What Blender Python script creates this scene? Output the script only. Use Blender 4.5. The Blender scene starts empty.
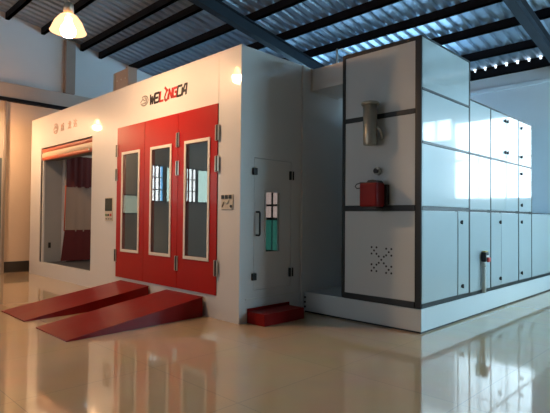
import bpy, bmesh, math, random
from mathutils import Matrix, Vector
random.seed(7)
S = bpy.context.scene
COL = S.collection
PI = math.pi

# ------------------------------------------------------------------ materials
def mat(name, color, rough=.5, metal=0., coat=0., spec=.5, noise=0., nscale=6., bump=0., bscale=40., emit=None, estr=0., coat_rough=.06, rvar=0.):
    m = bpy.data.materials.new(name); m.use_nodes = True
    nt = m.node_tree; b = nt.nodes['Principled BSDF']
    c = (*color, 1)
    b.inputs['Base Color'].default_value = c
    b.inputs['Roughness'].default_value = rough
    b.inputs['Metallic'].default_value = metal
    b.inputs['Specular IOR Level'].default_value = spec
    b.inputs['Coat Weight'].default_value = coat
    b.inputs['Coat Roughness'].default_value = coat_rough
    tc = nt.nodes.new('ShaderNodeTexCoord')
    if noise or rvar:
        n = nt.nodes.new('ShaderNodeTexNoise'); n.inputs['Scale'].default_value = nscale; n.inputs['Detail'].default_value = 5
        nt.links.new(tc.outputs['Object'], n.inputs['Vector'])
        if noise:
            r = nt.nodes.new('ShaderNodeMix'); r.data_type = 'RGBA'
            r.inputs[6].default_value = tuple(v * (1 - noise) for v in color) + (1,)
            r.inputs[7].default_value = tuple(min(1, v * (1 + noise * .6)) for v in color) + (1,)
            nt.links.new(n.outputs['Fac'], r.inputs[0]); nt.links.new(r.outputs[2], b.inputs['Base Color'])
        if rvar:
            mr = nt.nodes.new('ShaderNodeMapRange'); mr.inputs[3].default_value = rough - rvar; mr.inputs[4].default_value = rough + rvar
            nt.links.new(n.outputs['Fac'], mr.inputs[0]); nt.links.new(mr.outputs[0], b.inputs['Roughness'])
    if bump:
        n2 = nt.nodes.new('ShaderNodeTexNoise'); n2.inputs['Scale'].default_value = bscale; n2.inputs['Detail'].default_value = 2
        nt.links.new(tc.outputs['Object'], n2.inputs['Vector'])
        bp = nt.nodes.new('ShaderNodeBump'); bp.inputs['Strength'].default_value = bump; bp.inputs['Distance'].default_value = .01
        nt.links.new(n2.outputs['Fac'], bp.inputs['Height']); nt.links.new(bp.outputs[0], b.inputs['Normal'])
        if coat: nt.links.new(bp.outputs[0], b.inputs['Coat Normal'])
    if emit:
        b.inputs['Emission Color'].default_value = (*emit, 1); b.inputs['Emission Strength'].default_value = estr
    return m

def glass_mat(name, tint=(.8, .85, .85), ior=1.5, rough=.0):
    m = bpy.data.materials.new(name); m.use_nodes = True
    nt = m.node_tree; nt.nodes.clear()
    o = nt.nodes.new('ShaderNodeOutputMaterial'); mx = nt.nodes.new('ShaderNodeMixShader')
    t = nt.nodes.new('ShaderNodeBsdfTransparent'); t.inputs[0].default_value = (*tint, 1)
    g = nt.nodes.new('ShaderNodeBsdfGlossy'); g.inputs['Roughness'].default_value = rough
    f = nt.nodes.new('ShaderNodeFresnel'); ge = nt.nodes.new('ShaderNodeNewGeometry'); mr = nt.nodes.new('ShaderNodeMapRange')
    mr.inputs[3].default_value = ior; mr.inputs[4].default_value = 1/ior      # same Fresnel curve on both faces of the sheet
    nt.links.new(ge.outputs['Backfacing'], mr.inputs[0]); nt.links.new(mr.outputs[0], f.inputs[0])
    nt.links.new(f.outputs[0], mx.inputs[0]); nt.links.new(t.outputs[0], mx.inputs[1]); nt.links.new(g.outputs[0], mx.inputs[2])
    nt.links.new(mx.outputs[0], o.inputs[0])
    return m

M = {}
M['booth'] = mat('booth_white_paint', (.72, .70, .67), .42, coat=.5, coat_rough=.04, noise=.02, nscale=2, bump=.02, bscale=3)
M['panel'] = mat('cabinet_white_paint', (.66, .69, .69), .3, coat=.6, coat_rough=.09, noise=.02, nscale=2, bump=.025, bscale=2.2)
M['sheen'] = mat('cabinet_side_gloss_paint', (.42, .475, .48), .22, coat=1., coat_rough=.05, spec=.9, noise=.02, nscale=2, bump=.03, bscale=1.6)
M['frame'] = mat('dark_anodised_profile', (.014, .017, .018), .42, metal=.0, noise=.1)
M['red'] = mat('red_gloss_paint', (.42, .010, .007), .36, coat=.10, coat_rough=.08, spec=.2, noise=.05, nscale=3)
M['ramp'] = mat('ramp_red_paint', (.235, .008, .007), .34, coat=.06, coat_rough=.1, spec=.1, noise=.15, nscale=5, rvar=.06)
M['cream'] = mat('cream_window_frame', (.78, .73, .65), .45, noise=.03)
M['glass'] = glass_mat('booth_glass', (.72, .78, .78), 1.75)
def plastic_mat():
    m = glass_mat('clear_plastic', (.72, .66, .6), 1.5, .12); nt = m.node_tree
    o = [n for n in nt.nodes if n.type == 'OUTPUT_MATERIAL'][0]; src = o.inputs[0].links[0].from_socket
    d = nt.nodes.new('ShaderNodeBsdfDiffuse'); d.inputs[0].default_value = (.62, .5, .42, 1)
    mx = nt.nodes.new('ShaderNodeMixShader'); mx.inputs[0].default_value = .5
    nt.links.new(src, mx.inputs[1]); nt.links.new(d.outputs[0], mx.inputs[2]); nt.links.new(mx.outputs[0], o.inputs[0])
    return m
M['clear'] = plastic_mat()
M['chrome'] = mat('hinge_steel', (.6, .58, .52), .28, metal=.9, noise=.05)
M['black'] = mat('black_plastic', (.012, .012, .013), .4, noise=.1)
M['grey'] = mat('interior_grey_panel', (.36, .38, .39), .5, noise=.03)
M['dark'] = mat('interior_dark_floor', (.045, .045, .045), .55, noise=.2)
M['soffit'] = mat('interior_ceiling_grey', (.2, .2, .2), .6, noise=.1)
M['curtain'] = mat('dark_red_curtain', (.11, .009, .010), .55, noise=.12, nscale=12)
M['orange'] = mat('shutter_orange_fabric', (.55, .11, .045), .5, noise=.06)
M['apricot'] = mat('shutter_cream_fabric', (.8, .6, .4), .5, noise=.04)
M['steel'] = mat('brushed_steel', (.42, .41, .35), .36, metal=.55, noise=.1, nscale=14)
M['wall'] = mat('painted_plaster', (.66, .68, .68), .8, noise=.05, nscale=1.5, bump=.06)
M['wallblue'] = mat('pale_blue_plaster', (.70, .80, .88), .75, noise=.04, nscale=1.5, bump=.05)
M['walldull'] = mat('dull_grey_plaster', (.20, .21, .22), .8, noise=.05, nscale=1.5)  # unseen walls, colour lowered to cut bounced light on the booth side
M['wallbeige'] = mat('beige_lower_wall_paint', (.74, .585, .44), .7, noise=.05, nscale=1.5)
M['wallbeam'] = mat('beam_paint', (.46, .42, .37), .75, noise=.05)
M['base'] = mat('dark_skirting_tile', (.04, .034, .03), .4, noise=.2)
M['pillar'] = mat('pillar_plaster', (.3, .25, .21), .8, noise=.08)
M['doorblue'] = mat('slate_door_paint', (.10, .13, .15), .5, noise=.1)
M['purlin'] = mat('dark_painted_steel_purlin', (.009, .010, .014), .6, spec=.15, noise=.25, nscale=4)
M['rafter'] = mat('blue_grey_steel_beam', (.018, .028, .04), .5, spec=.3, noise=.2, nscale=3)
M['roof'] = mat('galvanised_roof_sheet', (.36, .48, .60), .38, metal=.3, noise=.25, nscale=1.2, rvar=.08)
M['logo_black'] = mat('logo_black_film', (.015, .012, .012), .4, noise=.05)
M['logo_red'] = mat('logo_red_film', (.55, .02, .015), .4, noise=.05)
M['logo_pale'] = mat('faded_orange_film', (.60, .33, .22), .4, noise=.05)
M['logo_grey'] = mat('grey_logo_film', (.36, .33, .31), .4, noise=.05)
M['screen'] = mat('dark_display', (.01, .02, .014), .12, noise=.1)
M['plate'] = mat('cream_plastic_plate', (.62, .55, .44), .45, noise=.12, nscale=40)
M['bred'] = mat('red_button', (.5, .03, .02), .35, noise=.05)
M['bgreen'] = mat('green_button', (.06, .2, .06), .35, noise=.05)
M['burner'] = mat('burner_red_cover', (.19, .006, .007), .4, spec=.2, noise=.08)
M['burner_dark'] = mat('burner_dark_body', (.02, .010, .010), .5, noise=.15)
M['conduit'] = mat('grey_conduit', (.68, .66, .60), .5, noise=.05)
M['yellow'] = mat('yellow_switch_plate', (.5, .36, .06), .45, noise=.05)
M['mast'] = mat('brown_sheet_metal', (.44, .34, .27), .5, noise=.08)
M['bulb'] = mat('lamp_bulb_glass', (1, .8, .5), .4, emit=(1, .60, .32), estr=560, noise=.02)
def bell_mat():
    m = glass_mat('amber_glass_bell', (.62, .5, .36), 1.4, .1); nt = m.node_tree
    o = [n for n in nt.nodes if n.type == 'OUTPUT_MATERIAL'][0]; src = o.inputs[0].links[0].from_socket
    e = nt.nodes.new('ShaderNodeEmission'); e.inputs[0].default_value = (1, .56, .28, 1); e.inputs[1].default_value = 4.2
    mx = nt.nodes.new('ShaderNodeMixShader'); mx.inputs[0].default_value = .35
    nt.links.new(src, mx.inputs[1]); nt.links.new(e.outputs[0], mx.inputs[2]); nt.links.new(mx.outputs[0], o.inputs[0])
    return m
M['shade'] = bell_mat()
M['wpane'] = mat('window_daylight', (.8, .9, 1), .4, emit=(.66, .87, 1.0), estr=6.5, noise=.02)
M['wside'] = mat('window_daylight_side', (.8, .9, 1), .4, emit=(.48, .79, .97), estr=13, noise=.02)  # glow of the two unseen windows added on the right
M['wwhite'] = mat('window_daylight_white', (.9, .95, 1), .4, emit=(.95, .98, 1), estr=7, noise=.02)
M['wmint'] = mat('window_frosted_mint', (.8, .95, .9), .4, emit=(.62, .92, .85), estr=4.5, noise=.02)
M['wblue'] = mat('window_blue_film', (.3, .6, .9), .4, emit=(.12, .5, .95), estr=5, noise=.02)
M['wpink'] = mat('window_pink_daylight', (.9, .75, .7), .4, emit=(.95, .60, .54), estr=.55, noise=.02)
M['wgreen'] = mat('window_green_view', (.1, .4, .3), .4, emit=(.07, .33, .26), estr=.30, noise=.02)
M['wfront'] = mat('window_daylight_neutral', (.9, .95, 1), .4, emit=(.80, .90, 1), estr=2.8, noise=.02)  # fill glow for the window added behind the camera
M['wband'] = mat('window_daylight_band', (.8, .9, 1), .4, emit=(.38, .70, 1.0), estr=14, noise=.02)
M['wview'] = mat('window_green_grey_view', (.5, .56, .46), .6, emit=(.58, .66, .52), estr=1.7, noise=.02)
M['light_filter'] = mat('booth_ceiling_light', (.8, .8, .8), .5, emit=(.95, .95, .95), estr=.85, noise=.02)  # glow added to lift the unlit booth interior

def floor_mat():
    m = bpy.data.materials.new('polished_cream_tile'); m.use_nodes = True
    nt = m.node_tree; b = nt.nodes['Principled BSDF']
    tc = nt.nodes.new('ShaderNodeTexCoord'); mp = nt.nodes.new('ShaderNodeMapping')
    mp.inputs['Location'].default_value = (.35, 2.81, 0)
    br = nt.nodes.new('ShaderNodeTexBrick'); br.offset = 0; br.squash = 1
    br.inputs['Scale'].default_value = 1; br.inputs['Brick Width'].default_value = 1.13; br.inputs['Row Height'].default_value = 1.13
    br.inputs['Mortar Size'].default_value = .003; br.inputs['Mortar Smooth'].default_value = .3
    br.inputs['Color1'].default_value = (.64, .45, .265, 1); br.inputs['Color2'].default_value = (.61, .425, .25, 1); br.inputs['Mortar'].default_value = (.40, .31, .21, 1)
    n = nt.nodes.new('ShaderNodeTexNoise'); n.inputs['Scale'].default_value = 2.2; n.inputs['Detail'].default_value = 8
    mx = nt.nodes.new('ShaderNodeMix'); mx.data_type = 'RGBA'; mx.blend_type = 'MULTIPLY'; mx.inputs[0].default_value = .25
    L = nt.links.new
    L(tc.outputs['Object'], mp.inputs[0]); L(mp.outputs[0], br.inputs['Vector']); L(tc.outputs['Object'], n.inputs['Vector'])
    L(br.outputs['Color'], mx.inputs[6]); L(n.outputs['Color'], mx.inputs[7]); L(mx.outputs[2], b.inputs['Base Color'])
    b.inputs['Roughness'].default_value = .07; b.inputs['Specular IOR Level'].default_value = .8
    b.inputs['Coat Weight'].default_value = .4; b.inputs['Coat Roughness'].default_value = .03
    bp = nt.nodes.new('ShaderNodeBump'); bp.inputs['Strength'].default_value = .03; bp.inputs['Distance'].default_value = .02
    n2 = nt.nodes.new('ShaderNodeTexNoise'); n2.inputs['Scale'].default_value = 1.6; n2.inputs['Detail'].default_value = 1
    L(tc.outputs['Object'], n2.inputs['Vector']); L(n2.outputs['Fac'], bp.inputs['Height']); L(bp.outputs[0], b.inputs['Normal']); L(bp.outputs[0], b.inputs['Coat Normal'])
    return m
M['floor'] = floor_mat()

# ------------------------------------------------------------------ mesh builder (all coordinates are world metres)
class MB:
    def __init__(s): s.v = []; s.f = []; s.sm = []
    def add(s, vs, fs, smooth=False):
        k = len(s.v); s.v += [tuple(v) for v in vs]; s.f += [tuple(i + k for i in f) for f in fs]; s.sm += [smooth] * len(fs); return s
    def box(s, x0, x1, y0, y1, z0, z1):
        return s.add([(x0,y0,z0),(x1,y0,z0),(x1,y1,z0),(x0,y1,z0),(x0,y0,z1),(x1,y0,z1),(x1,y1,z1),(x0,y1,z1)],
                     [(0,3,2,1),(4,5,6,7),(0,1,5,4),(1,2,6,5),(2,3,7,6),(3,0,4,7)])
    def prism(s, poly, axis, a0, a1):
        # poly: 2-D outline in the two other axes (x,z for 'y'; y,z for 'x'; x,y for 'z')
        def P(p, a): return {'y': (p[0], a, p[1]), 'x': (a, p[0], p[1]), 'z': (p[0], p[1], a)}[axis]
        n = len(poly)
        vs = [P(p, a0) for p in poly] + [P(p, a1) for p in poly]
        fs = [tuple(range(n)), tuple(range(2*n-1, n-1, -1))] + [(i, i+n, (i+1) % n + n, (i+1) % n) for i in range(n)]
        return s.add(vs, fs)
    def tube(s, pts, r, n=12, caps=True):
        pts = [Vector(p) for p in pts]; rs = r if isinstance(r, (list, tuple)) else [r]*len(pts)
        vs = []; up = None
        for i, p in enumerate(pts):
            t = (pts[min(i+1, len(pts)-1)] - pts[max(i-1, 0)]).normalized()
            if up is None: up = Vector((0,0,1)) if abs(t.z) < .9 else Vector((1,0,0))
            a = t.cross(up).normalized(); b = a.cross(t).normalized(); up = b
            for k in range(n):
                q = 2*PI*k/n; vs.append(p + (a*math.cos(q) + b*math.sin(q))*rs[i])
        fs = [(i*n+k, i*n+(k+1) % n, (i+1)*n+(k+1) % n, (i+1)*n+k) for i in range(len(pts)-1) for k in range(n)]
        s.add(vs, fs, True)
        if caps:
            k0 = len(s.v) - len(vs)
            s.f += [tuple(k0+n-1-i for i in range(n)), tuple(k0+(len(pts)-1)*n+i for i in range(n))]; s.sm += [False, False]
        return s
    def lathe(s, prof, c, n=28):
        vs = []; m = len(prof)
        for k in range(n):
            q = 2*PI*k/n
            vs += [(c[0]+r*math.cos(q), c[1]+r*math.sin(q), c[2]+z) for r, z in prof]
        fs = [(k*m+i, ((k+1) % n)*m+i, ((k+1) % n)*m+i+1, k*m+i+1) for k in range(n) for i in range(m-1)]
        return s.add(vs, fs, True)
    def disc(s, c, r, axis, d0, d1, n=14):
        poly = [({'y': (c[0], c[2]), 'x': (c[1], c[2]), 'z': (c[0], c[1])}[axis][0] + r*math.cos(2*PI*k/n),
                 {'y': (c[0], c[2]), 'x': (c[1], c[2]), 'z': (c[0], c[1])}[axis][1] + r*math.sin(2*PI*k/n)) for k in range(n)]
        return s.prism(poly, axis, d0, d1)
    def holed(s, axis, u0, u1, z0, z1, holes, a0, a1):
        # slab in the plane normal to axis ('y': u is x, 'x': u is y) with rectangular holes
        us = sorted({u0, u1, *[h[0] for h in holes], *[h[1] for h in holes]}); zs = sorted({z0, z1, *[h[2] for h in holes], *[h[3] for h in holes]})
        inside = lambda u, z: u0 < u < u1 and z0 < z < z1 and not any(h[0] < u < h[1] and h[2] < z < h[3] for h in holes)
        P = lambda u, a, z: (u, a, z) if axis == 'y' else (a, u, z)
        for i in range(len(us)-1):
            for j in range(len(zs)-1):
                uc, zc = (us[i]+us[i+1])/2, (zs[j]+zs[j+1])/2
                if not inside(uc, zc): continue
                A, B, C_, D = us[i], us[i+1], zs[j], zs[j+1]
                for a in (a0, a1): s.add([P(A,a,C_), P(B,a,C_), P(B,a,D), P(A,a,D)], [(0,1,2,3)])
                if not inside(A-1e-4, zc): s.add([P(A,a0,C_), P(A,a1,C_), P(A,a1,D), P(A,a0,D)], [(0,1,2,3)])
                if not inside(B+1e-4, zc): s.add([P(B,a0,C_), P(B,a1,C_), P(B,a1,D), P(B,a0,D)], [(0,1,2,3)])
                if not inside(uc, C_-1e-4): s.add([P(A,a0,C_), P(B,a0,C_), P(B,a1,C_), P(A,a1,C_)], [(0,1,2,3)])
                if not inside(uc, D+1e-4): s.add([P(A,a0,D), P(B,a0,D), P(B,a1,D), P(A,a1,D)], [(0,1,2,3)])
        return s

def worg(o):
    v = Vector((0,0,0))
    while o is not None: v += o.location; o = o.parent
    return v

def obj(name, mb, m, parent=None, label=None, bevel=0., origin=None):
    me = bpy.data.meshes.new(name)
    off = worg(parent) if parent is not None else Vector(origin or (0,0,0))
    me.from_pydata([(v[0]-off.x, v[1]-off.y, v[2]-off.z) for v in mb.v], [], mb.f)
    bm = bmesh.new(); bm.from_mesh(me)
    for i, f in enumerate(bm.faces):
        f.smooth = mb.sm[i]
    bmesh.ops.remove_doubles(bm, verts=bm.verts, dist=1e-5)
    bmesh.ops.recalc_face_normals(bm, faces=bm.faces)
    bm.to_mesh(me); bm.free()
    me.materials.append(M[m] if isinstance(m, str) else m)
    o = bpy.data.objects.new(name, me); COL.objects.link(o)
    if parent is not None: o.parent = parent
    else: o.location = off
    if label: o['label'] = label
    if bevel:
        b = o.modifiers.new('bevel', 'BEVEL'); b.width = bevel; b.segments = 2; b.limit_method = 'ANGLE'
    return o

def thing(name, label, cat, loc, group=None):
    o = bpy.data.objects.new(name, None); COL.objects.link(o); o.empty_display_size = .1
    o.location = loc; o['label'] = label; o['category'] = cat
    if group: o['group'] = group
    return o

def tag(o, label, cat, group=None):
    o['label'] = label; o['category'] = cat
    if group: o['group'] = group
    return o

def struct(name, mb, m, label, cat='building', parent=None, bevel=0.):
    o = obj(name, mb, m, parent, None, bevel)
    o['kind'] = 'structure'
    if parent is None: o['label'] = label; o['category'] = cat
    return o

# ------------------------------------------------------------------ the hall
XL, XR, YF, YB = -7.68, 8.5, -10., 7.1
RA, RS, RIDGE = 5.93, -.165, -4.0                       # roof plane z = RA + RS*y, ridge at y = -4
def roof_z(y): return RA + RS*y if y >= RIDGE else RA + RS*RIDGE - .165*(RIDGE - y)
struct('floor', MB().box(XL-.2, XR+.2, YF-.2, YB+.2, -.1, 0), 'floor', 'polished cream tiled hall floor mirroring the booth', 'floor')
g = MB().prism([(YF, -.05), (YB, -.05), (YB, roof_z(YB)-.02), (RIDGE, roof_z(RIDGE)-.02), (YF, roof_z(YF)-.02)], 'x', XL-.2, XL)
WL = struct('wall_left', g, 'wall', 'pale gable wall behind the hanging lamp', 'wall')
lw = MB().box(XL, XL+.012, -.44, YB, .25, 4.0)
struct('wall_dado', lw, 'wallbeige', None, parent=WL)
struct('wall_right', MB().prism([(YF, -.05), (YB, -.05), (YB, roof_z(YB)-.02), (RIDGE, roof_z(RIDGE)-.02), (YF, roof_z(YF)-.02)], 'x', XR, XR+.2), 'walldull', 'pale gable wall on the daylight side', 'wall')
EAVE = 4.60
struct('wall_back', MB().box(XL-.2, XR+.2, YB, YB+.2, -.05, EAVE), 'wallblue', 'pale wall behind the tall cabinets under the eave', 'wall')
struct('wall_front', MB().box(XL-.2, XR+.2, YF-.2, YF, -.05, roof_z(YF)-.02), 'walldull', 'pale wall opposite the booth', 'wall')
# eave closure blocks: small gaps let the sky show as a row of bright dots
eb = MB(); x = XL - .3
while x < XR:
    eb.box(x-.015, min(x+.160, XR), YB+.0, YB+.05, EAVE, roof_z(YB)-.004); x += .23
struct('trim_3', eb, 'purlin', 'row of eave closure blocks with gaps of sky', 'trim')
struct('baseboard_left', MB().box(XL, XL+.035, -.44, YB, 0, .25), 'base', 'dark skirting along the beige wall', 'baseboard', bevel=.004)
struct('trim_1', MB().box(XL, XL+.10, YF, YB, 4.02, 4.36), 'wallbeam', 'concrete ring beam across the gable wall', 'beam', bevel=.01)
struct('trim_4', MB().box(XL, XL+.13, YF, YB, 3.94, 4.02), 'purlin', 'thin dark cable tray beneath the ring beam', 'trim')
struct('trim_2', MB().box(XL+.2, XR, YB-.05, YB, 4.18, 4.27), 'wallblue', 'narrow ledge along the wall behind the cabinets', 'trim', bevel=.01)
struct('wall_pillar', MB().box(XL, XL+.16, .83, 1.07, 4.36, 5.70), 'pillar', 'brown pillar on the gable wall beneath the lamp', 'pillar', bevel=.01)
# door and dark jamb at the far left edge
d = struct('door_1', MB().box(XL, XL+.03, -1.7, -.52, 0, 2.62), 'doorblue', 'slate blue door beside the beige wall', 'door')
struct('door_frame', MB().holed('x', -1.8, -.44, 0, 3.94, [(-1.7, -.52, -.1, 2.62)], XL, XL+.05), 'wallbeam', None, parent=d)
struct('door_jamb', MB().box(XL+.05, XL+.075, -.50, -.46, 0, 3.94), 'pillar', None, parent=d)

# roof sheeting, trapezoidal ribs running down the slope
prof = []
x = XL - .3
while x < XR + .3:
    prof += [(x, 0), (x+.12, 0), (x+.145, .05), (x+.205, .05)]; x += .23
prof.append((x, 0))
ys = [YF-.3, RIDGE, YB+.06]
rv = []; rf = []
for y in ys:
    rv += [(px, y, roof_z(y)+pz) for px, pz in prof]
n = len(prof)
for j in range(2):
    rf += [(j*n+i, j*n+i+1, (j+1)*n+i+1, (j+1)*n+i) for i in range(n-1)]
ce = struct('ceiling', MB().add(rv, rf), 'roof', 'corrugated metal roof sheeting on dark beams', 'ceiling')
# purlins along x and sloping beams along y
ORD = ['', 'second', 'third', 'fourth', 'fifth', 'sixth', 'seventh', 'eighth', 'ninth', 'tenth', 'eleventh', 'twelfth', 'thirteenth']
PUR = [-3.2, -2.3, -1.4, -.47, .32, 1.28, 1.77, 2.63, 3.54, 4.44, 5.33, 6.29, 7.02]
for i, y in enumerate(PUR):
    z = roof_z(y) - (.10 if i == 12 else .012)
    b = MB().box(XL-.1, XR+.1, y-.035, y+.035, z-.16, z)
    b.box(XL-.1, XR+.1, y-.035, y+.045, z-.16, z-.148)
    struct('roof_beam', b, 'purlin', 'dark roof purlin hugging the eave' if i == 12 else 'dark roof purlin, %s one from the eave' % ORD[12-i])
for x0, lab in ((-7.2, 'sloping steel beam beside the gable wall'), (-2.72, 'sloping blue grey steel beam above the booth roof'), (1.82, 'sloping blue grey steel beam beyond the tall cabinets'), (6.4, 'sloping steel beam on the daylight side')):
    if x0 < -7: continue
    b = MB()
    for (ya, yb) in ((YF, RIDGE), (RIDGE, YB)):
        def bar(dx, t0, t1):
            vs = []
            for y in (ya, yb):
                z = roof_z(y) - .185
                vs += [(x0-dx, y, z-t1), (x0+dx, y, z-t1), (x0+dx, y, z-t0), (x0-dx, y, z-t0)]
            b.add(vs, [(0,1,2,3), (7,6,5,4), (0,4,5,1), (1,5,6,2), (2,6,7,3), (3,7,4,0)])
        bar(.08, 0, .016); bar(.012, .016, .244); bar(.08, .244, .26)
    struct('roof_beam', b, 'rafter', lab, 'roof beam')

# windows of the hall
def window(n, axis, plane, u0, u1, z0, z1, panes, label, t=.05, cols=3, rows=2, sgn=1):
    P = lambda mb, a, b, c, d, e0, e1: mb.box(plane+min(e0*sgn, e1*sgn), plane+max(e0*sgn, e1*sgn), a, b, c, d) if axis == 'x' else mb.box(a, b, plane+min(e0*sgn, e1*sgn), plane+max(e0*sgn, e1*sgn), c, d)
    fr = MB()
    P(fr, u0, u1, z0, z0+t, 0, .06); P(fr, u0, u1, z1-t, z1, 0, .06); P(fr, u0, u0+t, z0+t, z1-t, 0, .06); P(fr, u1-t, u1, z0+t, z1-t, 0, .06)
    for i in range(1, cols):
        u = u0 + (u1-u0)*i/cols; P(fr, u-.02, u+.02, z0+t, z1-t, 0, .05)
    for j in range(1, rows):
        z = z0 + (z1-z0)*j/rows; P(fr, u0+t, u1-t, z-.015, z+.015, 0, .045)
    f = struct('window_%d' % n, fr, 'rafter', label, 'window')
    for k, (a, b, m) in enumerate(panes):
        struct('window_pane', P(MB(), a, b, z0+t*.5, z1-t*.5, .005, .02), m, None, parent=f)
    return f
window(1, 'x', XL, -3.77, -3.34, 1.74, 2.80, [(-3.75, -3.68, 'wblue'), (-3.68, -3.36, 'wwhite')], 'narrow window with a strip of blue film', t=.03, cols=3, rows=3)
window(2, 'x', XL, -4.25, -3.84, 1.74, 2.78, [(-4.23, -3.86, 'wmint')], 'frosted pale mint window', cols=1, rows=1, t=.03)
window(3, 'x', XL, -4.93, -4.50, 1.74, 2.80, [(-4.91, -4.52, 'wwhite')], 'narrow window with white panes and dark bars', cols=3, rows=3, t=.03)
window(4, 'x', XL, -5.85, -4.96, 1.74, 2.78, [(-5.83, -4.98, 'wmint')], 'wide frosted mint window', cols=1, rows=1, t=.03)
window(11, 'x', XL, -3.04, -2.45, 1.38, 1.92, [(-3.02, -2.47, 'wview')], 'low window with a green grey view', cols=1, rows=1, t=.03)
window(5, 'y', YB, 2.3, 4.1, 1.75, 3.62, [(2.32, 4.08, 'wpane')], 'bright window in the wall behind the cabinets', cols=3, rows=2, sgn=-1)
window(6, 'y', YB, 4.1, 4.95, 3.15, 3.75, [(4.12, 4.93, 'wpane')], 'small high bright window', cols=2, rows=1, sgn=-1)
window(7, 'x', XR, 3.65, 6.9, 1.2, 4.5, [(3.67, 6.88, 'wside')], 'daylight window in the far gable next to the corner', cols=5, rows=3, sgn=-1)  # unseen window, added to light the back wall and cabinet sides

window(10, 'y', YF, -4.0, -.2, 1.4, 4.0, [(-3.98, -.22, 'wfront')], 'tall window opposite the booth', cols=4, rows=3, sgn=1)  # added behind the camera as neutral fill
window(8, 'y', YB, -6.5, -.6, 2.2, 4.0, [(-6.48, -.62, 'wband')], 'long window band hidden behind the booth', cols=8, rows=2, sgn=-1)
window(9, 'y', YB, 5.4, 8.1, 1.75, 3.62, [(5.42, 8.08, 'wside')], 'daylight window in the corner of the hall', cols=4, rows=2, sgn=-1)  # out of view, added for more light on floor and cabinets

# ------------------------------------------------------------------ the spray booth
BX0, BX1, BH, BYB = -7.32, 0., 3.5, 6.4
B = thing('spray_booth', 'large white spray booth with red panelled doors and logo lettering', 'spray booth', (-3.6, 0, 0))
OP = (-6.71, -4.17, .30, 2.81); DR = (-3.178, -.450, .30, 2.832)
obj('front_panel', MB().holed('y', BX0, BX1, 0, BH, [OP, DR], 0, .06), 'booth', B)
PD = (.235, .935, .395, 2.10)
sp = MB().holed('x', .06, BYB, 0, BH, [PD], -.06, 0)
obj('side_panel', sp, 'booth', B)
obj('side_panel', MB().box(BX0, BX0+.06, .06, BYB, 0, BH), 'booth', B)
obj('rear_panel', MB().holed('y', BX0+.06, BX1-.06, 0, BH, [(-6.1, -5.4, .3, 2.12)], BYB-.06, BYB), 'grey', B)
obj('roof_panel', MB().box(BX0+.06, BX1-.06, .06, BYB-.06, BH-.08, BH-.004), 'booth', B)
obj('booth_floor', MB().box(BX0+.06, BX1-.06, .06, BYB-.06, .0, .285), 'dark', B)
obj('inner_wall', MB().box(-6.72, -6.66, .06, 5.2, .285, 3.0), 'grey', B)
obj('inner_wall', MB().box(-3.72, -3.66, .06, 3.0, .285, BH-.08), 'grey', B)
obj('inner_post', MB().box(-6.66, -6.52, .45, .52, .285, 3.0), 'booth', B, 'pale post just inside the opening', bevel=.006)
obj('inner_ceiling', MB().box(-6.66, -3.72, .06, 5.0, 2.92, 2.98), 'soffit', B)
lf = obj('light_panel', MB().box(-2.9, -.8, 1.2, 5.6, 3.36, 3.40), 'light_filter', B)  # glowing panel added to brighten the dark interior behind the door glass
# window seen through the small door glass
wf = MB().holed('y', -6.1, -5.4, .3, 2.12, [(-6.06, -5.81, 1.32, 1.66), (-5.75, -5.44, 1.32, 1.66), (-6.06, -5.81, 1.72, 2.08), (-5.75, -5.44, 1.72, 2.08), (-6.06, -5.79, .34, 1.24), (-5.77, -5.44, .34, 1.24)], BYB-.05, BYB-.01)
iw = obj('rear_window', wf, 'black', B)
obj('pane', MB().box(-6.08, -5.42, BYB-.025, BYB-.018, 1.28, 2.10), 'wpink', iw, 'pale pink upper pane')
obj('pane', MB().box(-6.08, -5.42, BYB-.025, BYB-.018, .32, 1.28), 'wgreen', iw, 'green lower pane')
obj('light_panel', MB().box(-6.2, -4.2, .8, 4.0, 2.90, 2.92), 'light_filter', B)  # second added glow, brightens the curtain and walls inside the opening
# corner and joint trims
obj('corner_trim', MB().box(-.012, .03, 1.135, 1.185, 0, BH), 'booth', B, 'pale vertical strip along the side panel', bevel=.004)
obj('corner_trim', MB().box(-.03, .004, -.006, .03, 0, BH), 'booth', B, bevel=.003)
obj('panel_seam', MB().box(-.454, -.447, -.0025, .01, 2.834, BH), 'conduit', B)
obj('base_rail', MB().box(0, .008, .10, 1.13, .285, .30), 'conduit', B)
obj('roof_edge', MB().box(BX0, .004, -.004, .03, BH-.012, BH+.006), 'booth', B)
# roll up shutter
sh = MB()
obj('roller_box', MB().box(-6.70, -4.18, .07, .34, 2.56, 2.90), 'soffit', B)
rs = []
def band(z0, z1, y0, m, lab):
    b = MB(); n = 10; pr = []
    for k in range(n+1):
        q = -PI/2 + PI*k/n; pr.append((y0 - .018*math.cos(q), (z0+z1)/2 + (z1-z0)/2*math.sin(q)))
    pr += [(y0+.03, z1), (y0+.03, z0)]
    b.prism(pr, 'x', -6.70, -4.18); return b
SH = obj('roll_up_shutter', band(2.715, 2.79, .035, 'orange', ''), 'orange', B, 'rolled orange and cream fabric shutter')
obj('shutter_band', band(2.605, 2.715, .035, '', ''), 'apricot', SH, 'cream band of the shutter')
obj('shutter_band', band(2.535, 2.605, .035, '', ''), 'orange', SH)
obj('shutter_lock', MB().tube([(-4.32, .0, 2.58), (-4.32, .03, 2.58)], .022), 'chrome', SH)
obj('guide_rail', MB().box(-6.708, -6.64, .012, .055, .30, 2.54), 'black', B, 'black vertical guide rail')
obj('guide_rail', MB().box(-6.638, -6.60, .014, .055, .30, 2.54), 'booth', B, 'white vertical guide rail')
obj('wall_socket', MB().box(-6.66, -6.645, .17, .22, .60, .72), 'black', B)
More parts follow.
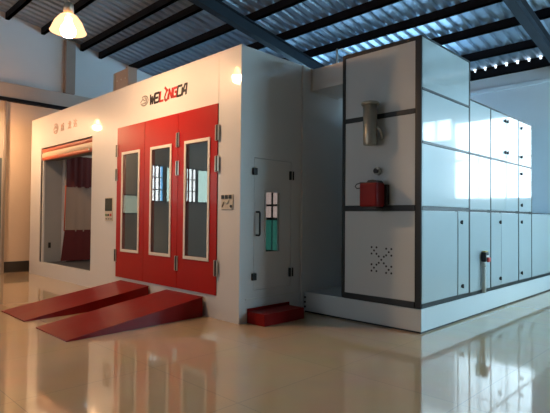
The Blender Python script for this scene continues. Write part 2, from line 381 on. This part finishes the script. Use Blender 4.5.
# the three red leaves
LX = [-3.178, -2.279, -1.358, -.450]
WX = [(-3.005, -2.415), (-2.10, -1.51), (-1.19, -.60)]
for i in range(3):
    x0, x1 = LX[i]+.004, LX[i+1]-.004
    w0, w1 = WX[i]
    ring = (w0+.045, w1-.045, .78, 2.355)
    dr = obj('door', MB().holed('y', x0, x1, .304, 2.828, [ring], -.014, .036), 'red', B,
             ['red leaf next to the roll up opening', 'middle red leaf', 'red leaf next to the corner'][i])
    obj('window_frame', MB().holed('y', w0, w1, .735, 2.40, [ring], -.026, -.014), 'cream', dr, bevel=.004)
    # each pane sits with its own small tilt
    tl = 0.
    p = MB(); a, b_ = w0+.03, w1-.03
    p.box(a, b_, -.013, -.008, .76, 2.36)
    obj('pane', p, 'glass', dr)
    hx = {0: LX[0], 1: None, 2: LX[3]}[i]
    for (hxx, ok) in ((LX[0]-.005, i == 0), (LX[2], i == 1), (LX[3], i == 2)):
        if not ok: continue
        for z in (2.44, 2.03, .66):
            h = MB().box(hxx-.040, hxx-.014, -.028, -.012, z-.105, z+.105); h.box(hxx+.014, hxx+.040, -.028, -.012, z-.105, z+.105)
            obj('hinge', h, 'chrome', dr, bevel=.004)
            obj('hinge_pin', MB().box(hxx-.0135, hxx+.0135, -.032, -.012, z-.10, z+.10), 'black', dr)
# personnel door in the side wall
pd = obj('personnel_door', MB().holed('x', PD[0]+.006, PD[1]-.006, PD[2]+.006, PD[3]-.006, [(.442, .708, .875, 1.668)], -.045, -.004), 'booth', B, 'narrow white side door with a slim window')
obj('window_frame', MB().holed('x', .425, .725, .858, 1.685, [(.446, .704, .88, 1.662)], -.006, .006), 'booth', pd)
obj('pane', MB().box(-.012, -.008, .443, .707, .877, 1.666), 'glass', pd)
hb = MB().tube([(-.004, .285, 1.40), (.05, .285, 1.40), (.06, .285, 1.385), (.06, .285, 1.115), (.05, .285, 1.10), (-.004, .285, 1.10)], .013)
obj('door_handle', hb, 'black', pd)
for z in (1.92, .57):
    obj('latch', MB().box(-.004, .03, .20, .27, z-.045, z+.045), 'black', pd, bevel=.006)
for z in (1.91, .58):
    h = MB().box(-.004, .022, .895, .922, z-.06, z+.06); h.box(-.004, .022, .945, .972, z-.06, z+.06)
    obj('hinge', h, 'black', pd, bevel=.003)
    obj('hinge_leaf', MB().box(-.003, .018, .9225, .9445, z-.06, z+.06), 'chrome', pd)
# control panel left of the doors
cp = obj('control_panel', MB().box(-3.60, -3.32, -.012, .01, 1.24, 1.65), 'plate', B, 'control panel with a dark display', bevel=.004)
obj('display', MB().box(-3.585, -3.335, -.018, -.01, 1.415, 1.635), 'screen', cp)
obj('button', MB().disc((-3.54, 0, 1.345), .022, 'y', -.026, -.012), 'bgreen', cp)
obj('button', MB().disc((-3.46, 0, 1.345), .02, 'y', -.026, -.012), 'black', cp)
obj('button', MB().disc((-3.375, 0, 1.345), .024, 'y', -.026, -.012), 'bred', cp)
for k in range(3): obj('button', MB().box(-3.56+.085*k, -3.51+.085*k, -.016, -.012, 1.268, 1.285), 'black', cp)
# plate right of the doors
pl = obj('gauge_plate', MB().box(-.36, -.13, -.012, .01, 1.43, 1.62), 'plate', B, 'small cream plate with dark sockets', bevel=.003)
for k in range(3): obj('socket', MB().box(-.352+.074*k, -.302+.074*k, -.02, -.012, 1.565, 1.612), 'black', pl)
obj('dial', MB().disc((-.16, 0, 1.468), .018, 'y', -.024, -.012), 'black', pl)
obj('gauge_tube', MB().tube([(-.34, -.016, 1.46), (-.30, -.016, 1.53), (-.24, -.016, 1.50), (-.20, -.016, 1.545)], .007, 8), 'steel', pl)

# lettering: strokes in a unit box, mapped to the front face
def ribbon(mb, pts, w, y0, y1, conv):
    for i in range(len(pts)-1):
        a, b_ = Vector(pts[i]), Vector(pts[i+1]); t = (b_-a)
        if t.length < 1e-6: continue
        t.normalize(); nrm = Vector((-t.y, t.x))*w/2; e = t*w*.30
        q = [conv(p) for p in (a-e-nrm, b_+e-nrm, b_+e+nrm, a-e+nrm)]
        mb.prism(q, 'y', y0, y1)
GL = {'W': [[(0,1),(.18,0),(.42,.75),(.62,0),(.95,1)]], 'E': [[(.75,1),(0,1),(0,0),(.75,0)],[(0,.5),(.62,.5)]], 'I': [[(.1,0),(.1,1)]],
      'L': [[(0,1),(0,0),(.7,0)]], 'N': [[(0,0),(0,1),(.6,.05),(.6,1)]], 'G': [[(.75,.95),(.05,.95),(0,.5),(.05,.05),(.72,.05),(.72,.52),(.38,.52)]],
      'D': [[(.75,1),(0,1),(0,0),(.75,0),(.9,.2),(.9,.72)]], 'A': [[(0,0),(.36,1),(.72,1),(.72,0)],[(.3,.36),(.72,.36)]],
      'O': [[(.02,1.32),(.30,1.12),(.44,.86),(.26,.62),(.14,.35),(.22,.05),(.44,-.10),(.68,-.03),(.82,.2),(.86,.5)],[(.44,.9),(.66,.98)]]}
x = -2.17
for ch in 'WEILONGDA':
    gw = {'I': .30, 'W': 1.06, 'O': .98, 'D': .98, 'A': .95}.get(ch, .86); h = .140; sx = .93
    mb = MB()
    for k, st in enumerate(GL[ch]):
        ribbon(mb, st, .25, -.004 - .0006*k, .001, lambda p, x=x: (x + p[0]*h*sx + p[1]*h*.15, 3.085 + p[1]*h))
    o = obj('logo_letter', mb, 'logo_red' if ch in 'LONG' else 'logo_black', B, 'red logo letter' if ch in 'LONG' else 'black logo letter')
    x += gw*h*sx
def emblem(cx, cz, rx, rz, w, m):
    mb = MB()
    arc = lambda a0, a1, r, n=26: [(math.cos(math.radians(a0+(a1-a0)*k/n))*r, math.sin(math.radians(a0+(a1-a0)*k/n))*r) for k in range(n+1)]
    for k, st in enumerate((arc(-150, 125, 1.), arc(-60, 80, .62), [(-.95, -.15), (-.35, .5), (-.05, .05), (.35, .15)], [(-.6, -.55), (.1, -.45)])):
        ribbon(mb, [(cx+p[0]*rx, cz+p[1]*rz) for p in st], w, -.003-.0005*k, .001, lambda p: (p[0], p[1]))
    return obj('logo_emblem', mb, m, B)
emblem(-2.335, 3.165, .115, .075, .02, 'logo_grey')
emblem(-5.905, 3.155, .12, .10, .02, 'logo_pale')
def han(txt, x, z, size, m):
    cu = bpy.data.curves.new('logo_characters', 'FONT'); cu.body = txt; cu.size = size; cu.extrude = .002; cu.offset = .003
    cu.space_character = 1.
    t = bpy.data.objects.new('tmp_text', cu); COL.objects.link(t)
    t.rotation_euler = (PI/2, 0, 0)
    dg = bpy.context.evaluated_depsgraph_get()
    me = bpy.data.meshes.new_from_object(t.evaluated_get(dg)); me.name = 'logo_characters'
    me.transform(Matrix.Translation((x, -.002, z)) @ Matrix.Rotation(PI/2, 4, 'X'))
    bpy.data.objects.remove(t)
    me.transform(Matrix.Translation(-worg(B)))
    me.materials.clear(); me.materials.append(M[m])
    o = bpy.data.objects.new('logo_characters', me); COL.objects.link(o); o.parent = B
    return o
for ch, hx in zip('\u5a01\u9f99\u8fbe', (-5.64, -5.29, -5.02)): han(ch, hx, 3.085, .17, 'logo_pale')

# curtain inside the left opening
C = thing('strip_curtain', 'dark red and clear plastic curtain hanging inside the roll up opening', 'curtain', (-6.5, 1.6, .3))
def wavy(y0a, y0b, y1, z0, z1, x, amp, per, flare=0.):
    n = 60; vs = []
    for j, (z, ya, fl) in enumerate(((z0, y0a, flare), (z1, y0b, 0))):
        for k in range(n+1):
            y = ya + (y1-ya)*k/n
            vs.append((x + amp*math.sin(2*PI*y/per) + amp*.5*math.sin(2*PI*y/per*2.3+1) + fl, y, z))
    m = n+1
    fs = [(k, k+1, m+k+1, m+k) for k in range(n)]
    mb = MB().add(vs, fs, True)
    mb.add([(v[0]-.006, v[1], v[2]) for v in vs], [tuple(reversed(f)) for f in fs], True)
    return mb
obj('valance', wavy(.46, .46, 2.9, 1.97, 2.68, -6.47, .022, .15), 'curtain', C, 'dark red upper band')
obj('clear_sheet', wavy(.46, .46, 2.9, .96, 1.99, -6.475, .012, .2), 'clear', C, 'clear plastic middle band')
obj('skirt', wavy(.36, .44, 2.9, .31, 1.0, -6.46, .022, .19, .04), 'curtain', C, 'dark red lower band')
obj('curtain_rail', MB().box(-6.49, -6.45, .46, 2.95, 2.68, 2.72), 'conduit', C)
obj('edge_piping', MB().tube([(-6.46, .455, 2.0), (-6.46, .445, 1.5), (-6.46, .435, .98)], .014, 8), 'orange', C)

# ------------------------------------------------------------------ ramps and step
def ramp(xa0, xa1, xb0, xb1, yf, label):
    # wedge: toe at yf (xa0..xa1), heel against the booth (xb0..xb1)
    R = thing('access_ramp', label, 'ramp', ((xb0+xb1)/2, yf/2, 0), 'red vehicle ramps at the booth doors')
    yb, h, t = -.03, .262, .012
    top = MB().add([(xa0,yf,t),(xa1,yf,t),(xb1,yb,h),(xb0,yb,h),(xa0,yf,0),(xa1,yf,0),(xb1,yb,h-t),(xb0,yb,h-t)], [(0,1,2,3),(4,7,6,5),(0,4,5,1),(1,5,6,2),(2,6,7,3),(3,7,4,0)])
    obj('deck', top, 'ramp', R)
    for (a, b_, s) in ((xa0, xb0, 1), (xa1, xb1, -1)):
        d = .012*s; k = .03
        ya = yf + .02
        sd = MB().add([(a+d*.2,ya,0),(b_+d*.2,yb-.01,0),(b_+d*.2,yb-.01,h-t-.001),(a+d*.2,ya,.002),(a+d,ya,0),(b_+d,yb-.01,0),(b_+d,yb-.01,h-t-.001),(a+d,ya,.002)],
                      [(0,1,2,3),(7,6,5,4),(0,4,5,1),(1,5,6,2),(2,6,7,3),(3,7,4,0)])
        obj('side_plate', sd, 'ramp', R)
    obj('heel_plate', MB().box(xb0+.02, xb1-.02, yb-.03, yb-.015, 0, h-t-.012), 'ramp', R)
    return R
ramp(-2.83, -1.93, -2.96, -2.06, -1.86, 'red steel ramp under the leaf beside the roll up opening')
ramp(-1.48, -.60, -1.58, -.69, -1.88, 'red steel ramp nearest the booth corner and side door')
st = thing('entry_step', 'low dark red box step below the white side door', 'step', (.17, .5, 0))
obj('step_box', MB().box(.018, .318, .13, .86, 0, .145), 'ramp', st, bevel=.004)
obj('back_lip', MB().box(.006, .018, .13, .90, .0, .178), 'ramp', st)

# ------------------------------------------------------------------ cabinets on the plinth
CX0, CX1, CY = .68, 1.817, 1.20
def frame_front(mb, x0, x1, z0, z1, rails):
    y0, y1 = CY-.012, CY+.05
    mb.box(x0, x0+.045, y0, y1, z0, z1); mb.box(x1-.082, x1, y0, CY+.010, z0, z1)
    for z, h in rails: mb.box(x0+.045, x1-.082, y0, y1, z-h, z+h)
pp = [(.03, CY), (CX1, CY), (CX1, 7.05), (.03, 7.05)]
P = thing('cabinet_plinth', 'low white plinth carrying the row of tall cabinets', 'plinth', (.9, 4, 0))
obj('plinth_body', MB().box(.02, CX1, CY, 7.05, .02, .284), 'panel', P, bevel=.006)
obj('plinth_shadow_gap', MB().box(.03, CX1-.012, CY+.012, 7.04, 0, .02), 'black', P)
for z in (.08, .145, .21): obj('bolt', MB().disc((.045, CY, z), .014, 'y', CY-.012, CY), 'black', P)

def knob(y, z, par, m='black'):
    k = MB().disc((CX1, y, z), .023, 'x', CX1-.005, CX1+.012, 12); k.box(CX1+.010, CX1+.026, y-.009, y+.009, z-.026, z+.026)
    obj('latch', k, m, par)
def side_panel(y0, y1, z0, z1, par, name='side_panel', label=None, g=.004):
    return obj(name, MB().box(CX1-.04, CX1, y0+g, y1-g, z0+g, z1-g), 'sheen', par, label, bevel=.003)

T = thing('heater_cabinet', 'tallest white cabinet framed in dark profiles at the front of the row', 'cabinet', (1.25, 1.9, .29))
CT, Y1 = 3.485, 2.55
fm = MB(); frame_front(fm, CX0, CX1, .29, CT, [(2.605, .03), (1.457, .036), (3.462, .023), (.325, .035)])
obj('front_frame', fm, 'frame', T, bevel=.006)
for z0, z1 in ((.36, 1.421), (1.493, 2.575), (2.635, 3.439)):
    o = obj('front_panel', MB().box(CX0+.045, CX1-.082, CY, CY+.009, z0, z1), 'panel', T, bevel=.003)
    if z0 < .5: vent_parent = o
vt = MB()
for (gx, gz) in ((1.175, .93), (1.385, .92), (1.28, .82), (1.175, .715), (1.385, .705)):
    for (dx, dz) in ((-.036, .04), (.036, .04), (0, 0), (-.036, -.04), (.036, -.04)):
        vt.disc((gx+dx, CY, gz+dz), .0135, 'y', CY-.002, CY+.01, 10)
obj('vent_holes', vt, 'black', vent_parent, 'five clusters of round black holes')
obj('left_panel', MB().box(CX0, CX0+.03, CY+.05, Y1, .29, CT), 'panel', T)
obj('roof_panel', MB().box(CX0+.03, CX1-.04, CY+.05, Y1, CT-.05, CT), 'panel', T)
sf = MB()
for z, h in ((2.86, .012), (2.23, .012), (1.457, .022), (.315, .025)): sf.box(CX1-.045, CX1+.004, CY+.0105, Y1, z-h, z+h)
sf.box(CX1-.045, CX1+.004, CY+.0105, Y1, CT-.014, CT+.004)
sf.box(CX1-.045, CX1+.004, Y1-.03, Y1, .29, CT)
obj('side_frame', sf, 'frame', T)
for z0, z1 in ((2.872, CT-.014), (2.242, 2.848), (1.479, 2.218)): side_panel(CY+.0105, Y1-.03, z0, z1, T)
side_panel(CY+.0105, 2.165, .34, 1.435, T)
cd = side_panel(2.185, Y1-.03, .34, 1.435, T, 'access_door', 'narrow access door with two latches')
obj('door_gap', MB().box(CX1-.035, CX1-.004, 2.163, 2.187, .34, 1.435), 'frame', cd)
knob(2.27, 1.29, cd); knob(2.30, .45, cd)

RT = 2.972
def rear_bay(name, y0, y1, top, label, rails):
    b = thing(name, label, 'cabinet', (1.25, (y0+y1)/2, .29), 'lower white cabinets behind the heater cabinet')
    f = MB()
    for z, h in rails: f.box(CX1-.045, CX1+.004, y0+.002, y1-.026, z-h, z+h)
    f.box(CX1-.045, CX1+.004, y1-.026, y1-.001, .29, top+.004)
    f.box(CX1-.045, CX1+.004, y0+.002, y1-.026, top-.010, top+.004)
    obj('side_frame', f, 'frame', b)
    obj('carcass', MB().box(CX0, CX1-.046, y0+.002, y1-.002, .292, top-.012), 'panel', b)
    return b
ra = [(2.23, .010), (1.447, .014), (.312, .022)]
A = rear_bay('fan_cabinet', Y1, 3.30, RT, 'narrow white cabinet bay bearing the wall switch and conduit', ra)
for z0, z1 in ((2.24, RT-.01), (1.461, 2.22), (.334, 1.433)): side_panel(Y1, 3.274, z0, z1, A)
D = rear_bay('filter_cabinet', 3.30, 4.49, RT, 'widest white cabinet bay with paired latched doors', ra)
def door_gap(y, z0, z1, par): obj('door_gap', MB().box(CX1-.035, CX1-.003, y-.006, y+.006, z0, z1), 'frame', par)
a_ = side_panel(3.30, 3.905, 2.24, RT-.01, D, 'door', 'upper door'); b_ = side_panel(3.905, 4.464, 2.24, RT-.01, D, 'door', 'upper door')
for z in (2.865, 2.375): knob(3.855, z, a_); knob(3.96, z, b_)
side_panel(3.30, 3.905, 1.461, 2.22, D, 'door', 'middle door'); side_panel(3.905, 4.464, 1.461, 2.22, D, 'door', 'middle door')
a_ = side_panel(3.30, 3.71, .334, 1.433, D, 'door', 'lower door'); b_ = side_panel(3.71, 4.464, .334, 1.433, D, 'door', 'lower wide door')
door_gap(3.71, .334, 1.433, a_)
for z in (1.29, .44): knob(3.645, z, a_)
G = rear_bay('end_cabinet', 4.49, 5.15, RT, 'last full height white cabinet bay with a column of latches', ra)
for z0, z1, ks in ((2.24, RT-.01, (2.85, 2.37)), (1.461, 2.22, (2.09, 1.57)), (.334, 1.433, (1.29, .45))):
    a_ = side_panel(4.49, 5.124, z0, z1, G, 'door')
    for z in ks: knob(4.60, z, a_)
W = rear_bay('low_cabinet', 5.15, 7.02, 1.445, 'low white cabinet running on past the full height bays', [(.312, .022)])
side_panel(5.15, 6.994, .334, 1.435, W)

# isolator switch and conduit on the narrow bay
I = thing('isolator_switch', 'red and black isolator switch atop a grey conduit', 'switch', (CX1+.004, 2.96, .3))
obj('switch_box', MB().box(CX1+.007, CX1+.075, 2.91, 3.02, .735, .87), 'black', I, bevel=.012)
obj('switch_plate', MB().box(CX1+.076, CX1+.082, 2.92, 3.01, .80, .825), 'conduit', I)
obj('switch_cap', MB().box(CX1+.02, CX1+.065, 2.92, 3.01, .871, .885), 'yellow', I)
obj('rotary_handle', MB().box(CX1+.076, CX1+.10, 2.94, 3.03, .73, .795), 'bred', I, bevel=.01)
obj('conduit', MB().tube([(CX1+.035, 2.945, .30), (CX1+.035, 2.945, .734)], .028), 'conduit', I)
obj('conduit_collar', MB().tube([(CX1+.035, 2.945, .66), (CX1+.035, 2.945, .7345)], .030), 'conduit', I)

# exhaust pipe with elbow on the cabinet front
E_ = thing('exhaust_pipe', 'flanged steel exhaust pipe on the tallest cabinet front', 'pipe', (1.205, 1.06, 2.24))
px, py = 1.20, 1.06
obj('pipe', MB().lathe([(.0, 2.235), (.080, 2.235), (.085, 2.25), (.085, 2.73), (.082, 2.73), (.082, 2.27), (0, 2.27)], (px, py, 0)), 'steel', E_)
obj('flange', MB().lathe([(.084, 2.728), (.108, 2.728), (.113, 2.745), (.108, 2.762), (.080, 2.762), (.080, 2.728)], (px, py, 0)), 'steel', E_)
obj('elbow', MB().tube([(px+.06, py+.03, 2.44), (px+.10, py+.03, 2.435), (px+.125, py+.035, 2.41), (px+.13, py+.05, 2.37), (px+.115, py+.09, 2.335), (px+.09, CY-.013, 2.32)], .019, 12), 'steel', E_)
obj('drain_lip', MB().tube([(px, py-.06, 2.235), (px, py-.06, 2.222)], .02), 'steel', E_)
# round fitting
F = thing('pressure_fitting', 'small round metal fitting above the red burner', 'fitting', (1.235, CY, 1.92))
obj('body', MB().disc((1.235, CY, 1.92), .052, 'y', CY-.05, CY-.001, 8), 'steel', F, bevel=.006)
obj('cap', MB().disc((1.235, CY, 1.92), .032, 'y', CY-.07, CY-.05, 14), 'burner_dark', F)
obj('nipple', MB().tube([(1.275, CY-.05, 1.945), (1.275, CY-.085, 1.945)], .014), 'chrome', F)
# burner
bx0, bx1, by = 1.125, 1.375, .94
U = thing('oil_burner', 'boxy red oil burner on the tallest cabinet front', 'burner', (1.25, 1.07, 1.46))
obj('cover', MB().box(bx0, bx1, by, CY-.075, 1.472, 1.765), 'burner', U, bevel=.022)
obj('mount', MB().box(bx0+.03, bx1+.02, CY-.075, CY-.001, 1.50, 1.745), 'burner_dark', U, bevel=.01)
obj('lid', MB().prism([(bx0+.07, 1.762), (bx1-.01, 1.762), (bx1-.03, 1.79), (bx1-.09, 1.80), (bx0+.10, 1.795)], 'y', by+.04, CY-.09), 'black', U, bevel=.004)
obj('foot_tray', MB().box(bx0+.03, bx1-.02, by+.02, CY-.08, 1.452, 1.475), 'burner_dark', U)
cab = [(bx0+.06, 1.02, 1.765), (bx0-.02, 1.0, 1.768), (bx0-.08, 1.0, 1.752), (bx0-.10, 1.0, 1.725), (bx0-.075, 1.0, 1.70), (bx0-.02, 1.01, 1.705), (bx0+.01, 1.02, 1.73)]
obj('cable', MB().tube(cab, .007, 8), 'black', U)
# overhead duct from booth to cabinet
DU = thing('air_duct', 'square white air duct bridging the booth and the tallest cabinet', 'duct', (.34, 1.66, 3.17))
obj('duct_body', MB().box(.001, CX0-.001, 1.345, 1.97, 3.17, 3.48), 'booth', DU, bevel=.004)
obj('duct_flange', MB().box(.001, .025, 1.335, 1.98, 3.16, 3.49), 'conduit', DU)

# boxes on the booth roof
RB = thing('roof_stack', 'brown riveted sheet metal box standing on the booth roof', 'duct', (-4.53, 1.05, BH))
obj('casing', MB().box(-4.95, -4.36, .8, 1.0, BH, 4.31), 'mast', RB, bevel=.006)
obj('edge_strip', MB().box(-4.955, -4.88, .792, .83, BH, 4.30), 'steel', RB)
for k in range(3):
    for j in range(3): obj('rivet', MB().disc((-4.80+.17*k, .8, 3.72+.2*j), .016, 'y', .79, .802, 8), 'conduit', RB)
obj('top_cap', MB().box(-4.44, -4.355, .79, 1.01, 4.31, 4.335), 'mast', RB)
RB2 = thing('roof_duct', 'low dark duct box behind the brown roof box', 'duct', (-3.85, 1.05, BH))
obj('casing', MB().prism([(-4.25, BH), (-3.65, BH), (-3.65, 3.93), (-4.25, 4.03)], 'y', 1.0, 1.3), 'doorblue', RB2, bevel=.006)
# sag rods under the roof
zz = roof_z(4.44)-.17
tag(obj('hanger_rod', MB().tube([(-1.9, 4.44, BH), (-1.9, 4.44, zz)], .022, 8), 'conduit', None), 'thin vertical rod from a roof purlin to the booth', 'rod')
tag(obj('sag_rod', MB().tube([(-1.86, 4.44, zz+.02), (-1.74, 5.33, roof_z(5.33)-.1)], .02, 8), 'conduit', None), 'thin slanting rod between two roof purlins', 'rod')

# ------------------------------------------------------------------ pendant lamps
def pendant(x, y, z, label):
    L = thing('pendant_lamp', label, 'lamp', (x, y, z), 'high bay pendant lamps')
    top = roof_z(y) - .0
    obj('cord', MB().tube([(x, y, z+.27), (x, y, top)], .014, 8), 'conduit', L)
    obj('cap', MB().lathe([(0, .30), (.05, .30), (.06, .28), (.065, .15), (0, .15)], (x, y, z)), 'steel', L)
    obj('lamp_shade', MB().lathe([(.05, .16), (.11, .13), (.17, .05), (.215, -.06), (.225, -.075), (.21, -.07), (.165, .04), (.10, .12), (.05, .15)], (x, y, z)), 'shade', L)
    obj('bulb', MB().lathe([(0, .13), (.04, .11), (.05, .05), (.085, -.02), (.095, -.06), (.085, -.11), (.05, -.14), (0, -.155)], (x, y, z)), 'bulb', L)
    return L
pendant(-1.755, -1.455, 3.79, 'glowing warm bell pendant lamp hanging in front of the booth')
pendant(-7.05, -1.44, 3.60, 'glowing warm pendant lamp mirrored in the header over the roll up opening')

# ------------------------------------------------------------------ sky, camera, view
w = bpy.data.worlds.new('sky'); S.world = w; w.use_nodes = True
nt = w.node_tree; bg = nt.nodes['Background']
bg.inputs[0].default_value = (.75, .88, 1, 1); bg.inputs[1].default_value = 2.5
cam = bpy.data.cameras.new('camera'); co = bpy.data.objects.new('camera', cam); COL.objects.link(co)
cam.sensor_width = 36; cam.lens = 484.28/550*36; cam.clip_start = .05
r = Vector((0.7123044741864447, 0.7018085145310082, 0.0093351478698428)); u = Vector((0.008529732399810436, -0.021955169023888235, 0.999722568625076)); f = Vector((-0.7018187655792341, 0.7120272322635645, 0.02162500395209321))
m3 = Matrix((r, u, -f)).transposed()
co.matrix_world = Matrix.Translation((4.549606864282477, -3.9970572671897693, 1.3370011617322735)) @ m3.to_4x4()
S.camera = co
vs = S.view_settings
vs.view_transform = 'Standard'; vs.look = 'None'; vs.gamma = 1; vs.use_curve_mapping = False; vs.exposure = 0.12
S.display_settings.display_device = 'sRGB'
